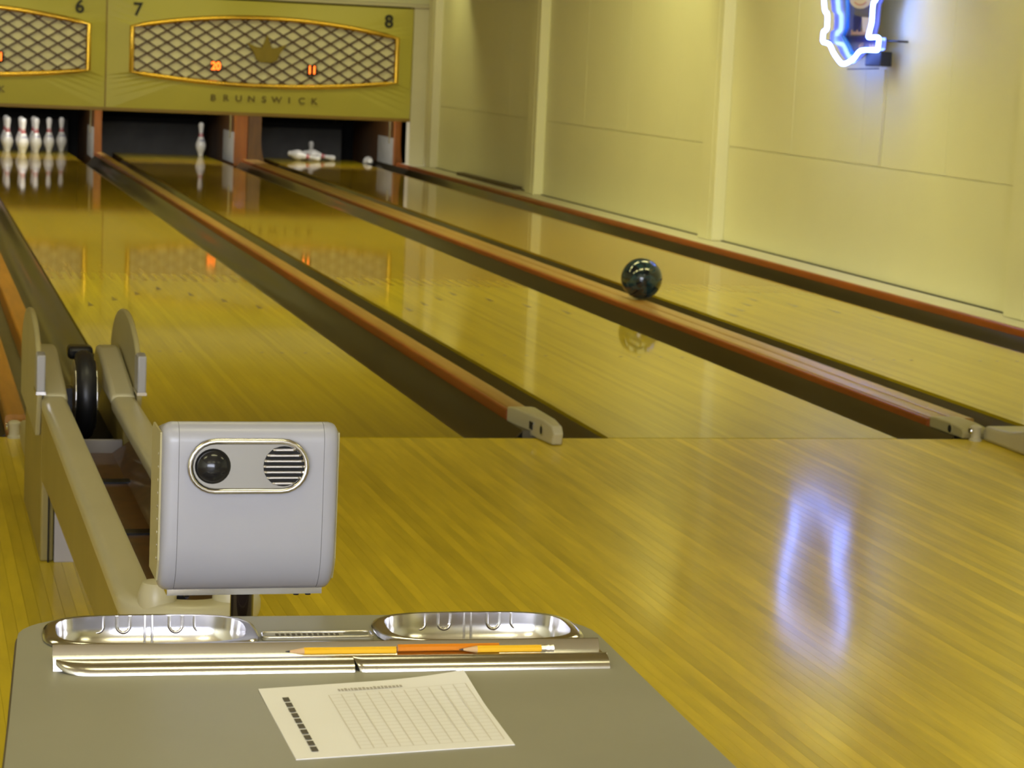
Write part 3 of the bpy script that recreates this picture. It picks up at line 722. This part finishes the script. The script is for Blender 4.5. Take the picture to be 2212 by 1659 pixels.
for cx, cy, hw, hd in trays:
    a = tag(bpy.data.objects.new('ashtray', None), None)
    # basin: rim, sloping wall, floor
    loops = [(1.12,1.14,.0015),(1.10,1.12,.004),(1.05,1.06,.006),(.985,.97,.006),(.97,.955,-.004),(.945,.885,-.026),(.88,.80,-.029)]
    v = []; f = []; N = 40
    for (sx, sy, dz) in loops:
        for p in stadium(0, 0, hw*sx, hd*sy): v.append((p[0], p[1], dz))
    for i in range(len(loops)-1):
        for k in range(N): f.append((i*N+k, i*N+(k+1) % N, (i+1)*N+(k+1) % N, (i+1)*N+k))
    f.append(tuple(range((len(loops)-1)*N, len(loops)*N)))
    bpy.data.objects.remove(a)
    ob = MB().add(v, f).build('ashtray', CHROME, TB, smooth=60, loc=(cx, cy, ZT))
    for k in (-.048, -.023, .027, .051):
        # U-shaped rests pressed into the far rim
        wy = lambda z_: hd*((.955+.0015*(z_+.004)*1000) if z_ > -.004 else .955-.07*(-.004-z_)/.022)-.0008
        path = [(k-.0062, wy(.0058), .0058)]+[(k+.0062*math.cos(math.radians(t_)), wy(-.004+.0062*math.sin(math.radians(t_))), -.004+.0062*math.sin(math.radians(t_))) for t_ in range(180, 361, 20)]+[(k+.0062, wy(.0058), .0058)]
        MB().tube(path, .0016, 8).build('cigarette_rest', CHROMER, ob, smooth=60)
    for k in (-.0025, .0045):
        MB().tube([(k, hd*.985, .006),(k, hd*.955, -.004),(k, hd*.885, -.026)], .0013, 6).build('centre_rib', CHROMER, ob)
# name plate between the ash trays
cx, cy = TL(-1.432, -5.258)
pl = MB().prism(rrect(cx-.053, cx+.053, cy-.011, cy+.011, .005), 'z', ZT-.001, ZT+.004).build('name_plate', mat('plate_grey_metal', (.42,.40,.32), .35, metal=.4), TB, bevel=.0015)
MB().tube([(x_, y_, ZT+.004) for x_, y_ in rrect(cx-.052, cx+.052, cy-.010, cy+.010, .005)], .0014, 6, closed=True).build('plate_border', CHROMER, pl, smooth=60)
g = MB()
for i in range(12): g.box(cx-.040+i*.0052, cx-.037+i*.0052, cy-.003, cy+.003, ZT+.004, ZT+.0047)
g.build('worn_lettering', PRINTDARK, pl)
MB().prism([(cx+.037+.012*math.cos(2*math.pi*i/20), cy+.0015+.006*math.sin(2*math.pi*i/20)) for i in range(20)], 'z', ZT+.004, ZT+.005).build('oval_emblem', mat('emblem_dull', (.20,.19,.13), .5), pl)
# chrome pencil tray: back lip, groove and rolled front in two lengths
x0, yb = TL(-1.682, -5.292); x1, _ = TL(-1.176, -5.300); yb = TL(-1.43, -5.325)[1]
pt = thing('pencil_tray', (0,0,0), 'long chrome pencil tray across the scoring table', 'pencil tray')
S.collection.objects.unlink(pt); bpy.data.objects.remove(pt)
tr = MB().prism([(yb+.003,0),(yb+.003,.012),(yb+.0015,.0148),(yb-.001,.0148),(yb-.003,.012),(yb-.006,.006),(yb-.029,.006),(yb-.032,.0098),(yb-.0345,.0098),(yb-.036,0)], 'x', x0, x1).build('pencil_tray', CHROME, TB, smooth=35, loc=(0,0,ZT))
def roll(a, b, name, rl):
    v = []; f = []; prof = [(-.0335,.0100)]+[(-.036-.018*math.sin(math.radians(t_)), -.0005+.0108*math.cos(math.radians(t_))) for t_ in range(0, 91, 9)]
    xs = [a+rl*(1-math.cos(math.radians(15*i))) for i in range(7)]+[b]
    m3 = len(prof)
    for i, x_ in enumerate(xs):
        s_ = math.sin(math.radians(15*i)) if i < 6 else 1
        s_ = max(s_, .15)
        for (dy, z) in prof: v.append((x_, yb-.0335+(dy+.0335)*s_, z if s_ > .9 else .0098-(.0098-z)*s_**.5))
    f = [(i*m3+k, i*m3+k+1, (i+1)*m3+k+1, (i+1)*m3+k) for i in range(len(xs)-1) for k in range(m3-1)]
    return MB().add(v, f).build(name, CHROMER, tr, smooth=60)
roll(x0+.002, TL(-1.416,-5.3)[0], 'rolled_front', .035)
roll(TL(-1.418,-5.3)[0], x1-.002, 'rolled_front', .012)

# pencils lying in the tray
def pencil(ax, bx, wy, m, label, tip=True, ferrule=False, tilt=0):
    a = TL(ax, wy); L_ = bx-ax
    t = thing('pencil', (ax, wy, ZT+.0062), label, 'pencil', rz=ROT+tilt)
    r = .0036; z = r
    c0 = .017 if tip else 0; c1 = L_-(.012 if ferrule else 0)
    MB().tube([(c0,0,z),(c1,0,z)], r, 6).build('barrel', m, t)
    if tip:
        MB().tube([(.004,0,z),(c0,0,z)], [.0011,r*.98], 10).build('sharpened_wood', PENW, t)
        MB().tube([(0,0,z),(.004,0,z)], [.0003,.0011], 8).build('lead', LEAD, t)
    if ferrule:
        MB().tube([(c1,0,z),(c1+.004,0,z),(c1+.0045,0,z),(c1+.008,0,z),(c1+.0085,0,z),(L_,0,z)], [r,r,r*.85,r,r*.85,r], 12).build('ferrule', SILVER, t)
    return t
pencil(-1.476, -1.374, -5.3395, PENY, 'bright yellow pencil lying in the chrome tray', tip=True)
pencil(-1.371, -1.275, -5.3360, PENO, 'orange pencil lying in the chrome tray', tip=False, tilt=.012)
pencil(-1.315, -1.225, -5.3455, PENY, 'yellow pencil with a silver ferrule in the chrome tray', tip=True, ferrule=True)

# score sheet
cor = [(-1.514,-5.430),(-1.324,-5.402),(-1.331,-5.612),(-1.514,-5.632)]
sp = thing('score_sheet', (-1.42, -5.52, ZT), 'white printed score sheet lying on the scoring table', 'paper')
def SP(u, v_):   # u left-right, v far-near
    a = Vector(cor[0]).lerp(Vector(cor[1]), u); b = Vector(cor[3]).lerp(Vector(cor[2]), u); p = a.lerp(b, v_)
    z = .0008+.006*max(0, u-.55)**2*max(0, 1-v_*2.2)*4+.002*max(0, .25-v_)
    return (p.x+1.42, p.y+5.52, z)
n = 14; v = [SP(i/n, j/n) for j in range(n+1) for i in range(n+1)]; f = [(j*(n+1)+i, j*(n+1)+i+1, (j+1)*(n+1)+i+1, (j+1)*(n+1)+i) for j in range(n) for i in range(n)]
nv = len(v); v += [(a, b, c-.0006) for a, b, c in v]; f += [tuple(nv+k for k in reversed(q)) for q in f]
rim = [i for i in range(n)]+[i*(n+1)+n for i in range(n)]+[(n+1)*n+n-i for i in range(n)]+[(n-i)*(n+1) for i in range(n)]
f += [(rim[i], rim[(i+1) % len(rim)], nv+rim[(i+1) % len(rim)], nv+rim[i]) for i in range(len(rim))]
o = MB().add(v, f).build('sheet', PAPER, sp, smooth=60)
def marks(name, rects, m):
    g = MB()
    for (u0, u1, v0, v1) in rects:
        q = [Vector(SP(u, v_))+Vector((0,0,.0006)) for u, v_ in ((u0,v0),(u1,v0),(u1,v1),(u0,v1))]
        g.add(q, [(0,1,2,3)])
    return g.build(name, m, sp)
marks('name_column', [(.085,.115,.16+.078*i,.16+.078*i+.060) for i in range(10)], PRINTDARK)
random.seed(3)
tt = []; u = .36
while u < .66:
    w_ = random.uniform(.008,.016); tt.append((u, u+w_, .085+random.uniform(0,.01), .125)); u += w_+.005
marks('printed_title', tt, PRINT)
marks('printed_grid', [(.30+.0605*i,.305+.0605*i,.17,.93) for i in range(12)]+[(.30,.97,.17+.0475*j,.173+.0475*j) for j in range(17)], PRINTLIGHT)

# ------------------------------------------------------------------ white box on a post behind the table
YB = -5.15
bx = thing('intercom_box', (-1.4825, -5.08, 0), 'white enamel box with chrome badge on a black post behind the table', 'intercom')
def BL(mb): mb.v = [(p[0]+1.4825, p[1]+5.08, p[2]) for p in mb.v]; return mb
zb, zt = .716, .890
def side(inset=0):
    i = inset
    p = [(-5.060-i, zb+.004+i),(-5.115, zb+i)]
    p += [(-5.115-(.036-i)*math.sin(math.radians(t_)), zb+.050-(.050-i)*math.cos(math.radians(t_))) for t_ in range(15, 91, 15)]
    p += [(-5.152+i, zb+.09),(-5.150+i, zt-.03)]
    p += [(-5.132-(.018-i)*math.cos(math.radians(t_)), zt-.020+(.018-i)*math.sin(math.radians(t_))) for t_ in range(0, 91, 15)]
    p += [(-5.066, zt-.016-i),(-5.058-i, zt-.030)]
    return p
o = BL(MB().prism(side(), 'x', -1.5541, -1.4119)).build('front_shell', BOXW, bx, smooth=40)
for (a, b) in ((-1.570,-1.5545),(-1.4115,-1.396)):
    io, d_ = (b, -1) if a < -1.5 else (a, 1)      # inner face, direction outwards
    secs = [(0,0),(.0055,0),(.0095,.0009),(.0125,.0030),(.0145,.0062),(.0152,.0100)]
    v = []; f = []
    for dx, ins in secs:
        pr = side(ins); m_ = len(pr)
        for p in pr: v.append((io+d_*dx, p[0], p[1]))
    for q_ in range(len(secs)-1):
        for k in range(m_): f.append((q_*m_+k, q_*m_+(k+1) % m_, (q_+1)*m_+(k+1) % m_, (q_+1)*m_+k))
    f += [tuple(range(m_)), tuple(range((len(secs)-1)*m_, len(secs)*m_))]
    o = BL(MB().add(v, f)).build('end_shell', BOXW, bx, smooth=50)
    xs_ = a-.0015 if a < -1.5 else b-.0003
    BL(MB().prism([(-5.138+k_[0]*.074, zb+.012+k_[1]*.150) for k_ in ((0,.15),(.15,0),(1,0),(1,.95),(.85,1),(0,1))], 'x', xs_, xs_+.0018)).build('side_plate', CREAMD, o)  # darker cream paints the shade and floor bounce on the box side
    for q_ in range(9): BL(MB().lathe([(.0016,-.0004),(.0016,.0025)], 8, center=(xs_-.0002, -5.128, zb+.035+q_*.013), axis='x')).build('vent_hole', SILVER, o)
BL(MB().prism(side(.0012), 'x', -1.5546, -1.4114)).build('seam', PRINTDARK, bx)
BL(MB().box(-1.56, -1.405, -5.125, -5.065, zb-.004, zb+.003)).build('bottom_plate', CHROMER, bx)
for k in (-1.545, -1.43, -1.418): BL(MB().lathe([(.003,0),(.003,.003)], 8, center=(k, -5.12, zb-.006))).build('screw', BLACK, bx)
# oval badge
def oval(cx, cz, hl, r, n=12): return arc(cx+hl-r, cz, r, -90, 90, n)+arc(cx-hl+r, cz, r, 90, 270, n)
CZ = .8475; CXB = -1.487
bd = BL(MB().prism(oval(CXB, CZ, .0590, .0265), 'y', -5.1555, -5.147)).build('badge', BADGE, bx, bevel=.0018, smooth=40)
BL(MB().tube([(a, -5.1565, b) for a, b in oval(CXB, CZ, .0572, .0247)], .0030, 8, closed=True)).build('badge_rim', CHROMER, bd, smooth=60)
BL(MB().lathe([(.0010,-.0125),(.006,-.0118),(.0115,-.009),(.0155,-.005),(.0175,0)], 28, center=(-1.522, -5.156, CZ), axis='y')).build('black_knob', BLACK, bd, smooth=60)
g = MB()
for i in range(7):
    dz = -.0165+i*.0055; hwid = math.sqrt(max(.0195**2-dz*dz, 1e-6))
    g.tube([(-1.4525-hwid, -5.1555, CZ+dz),(-1.4525-hwid+.002, -5.1582, CZ+dz),(-1.4525+hwid-.002, -5.1582, CZ+dz),(-1.4525+hwid, -5.1555, CZ+dz)], .0013, 6)
BL(MB().lathe([(.0200,-.0004),(.0200,.0002)], 28, center=(-1.4525, -5.1556, CZ), axis='y')).build('grille_back', HOLE, bd)
for k in range(7):
    dz = -.0165+k*.0055; hwid = math.sqrt(max(.0195**2-dz*dz, 1e-6))
    BL(MB().tube([(-1.4525-hwid, -5.1565, CZ+dz),(-1.4525-hwid+.002, -5.1578, CZ+dz),(-1.4525+hwid-.002, -5.1578, CZ+dz),(-1.4525+hwid, -5.1565, CZ+dz)], .0014, 6)).build('grille_bar', SILVER, bd)
BL(MB().lathe([(.012,0),(.012,.72)], 20, center=(-1.4785, -5.08, 0))).build('post', mat('post_gloss_black', (.015,.010,.008), .12, coat=1), bx, smooth=40)
BL(MB().lathe([(.07,0),(.07,.008),(.02,.02),(.014,.02)], 20, center=(-1.4785, -5.08, 0))).build('post_foot', BLACK, bx, smooth=40)
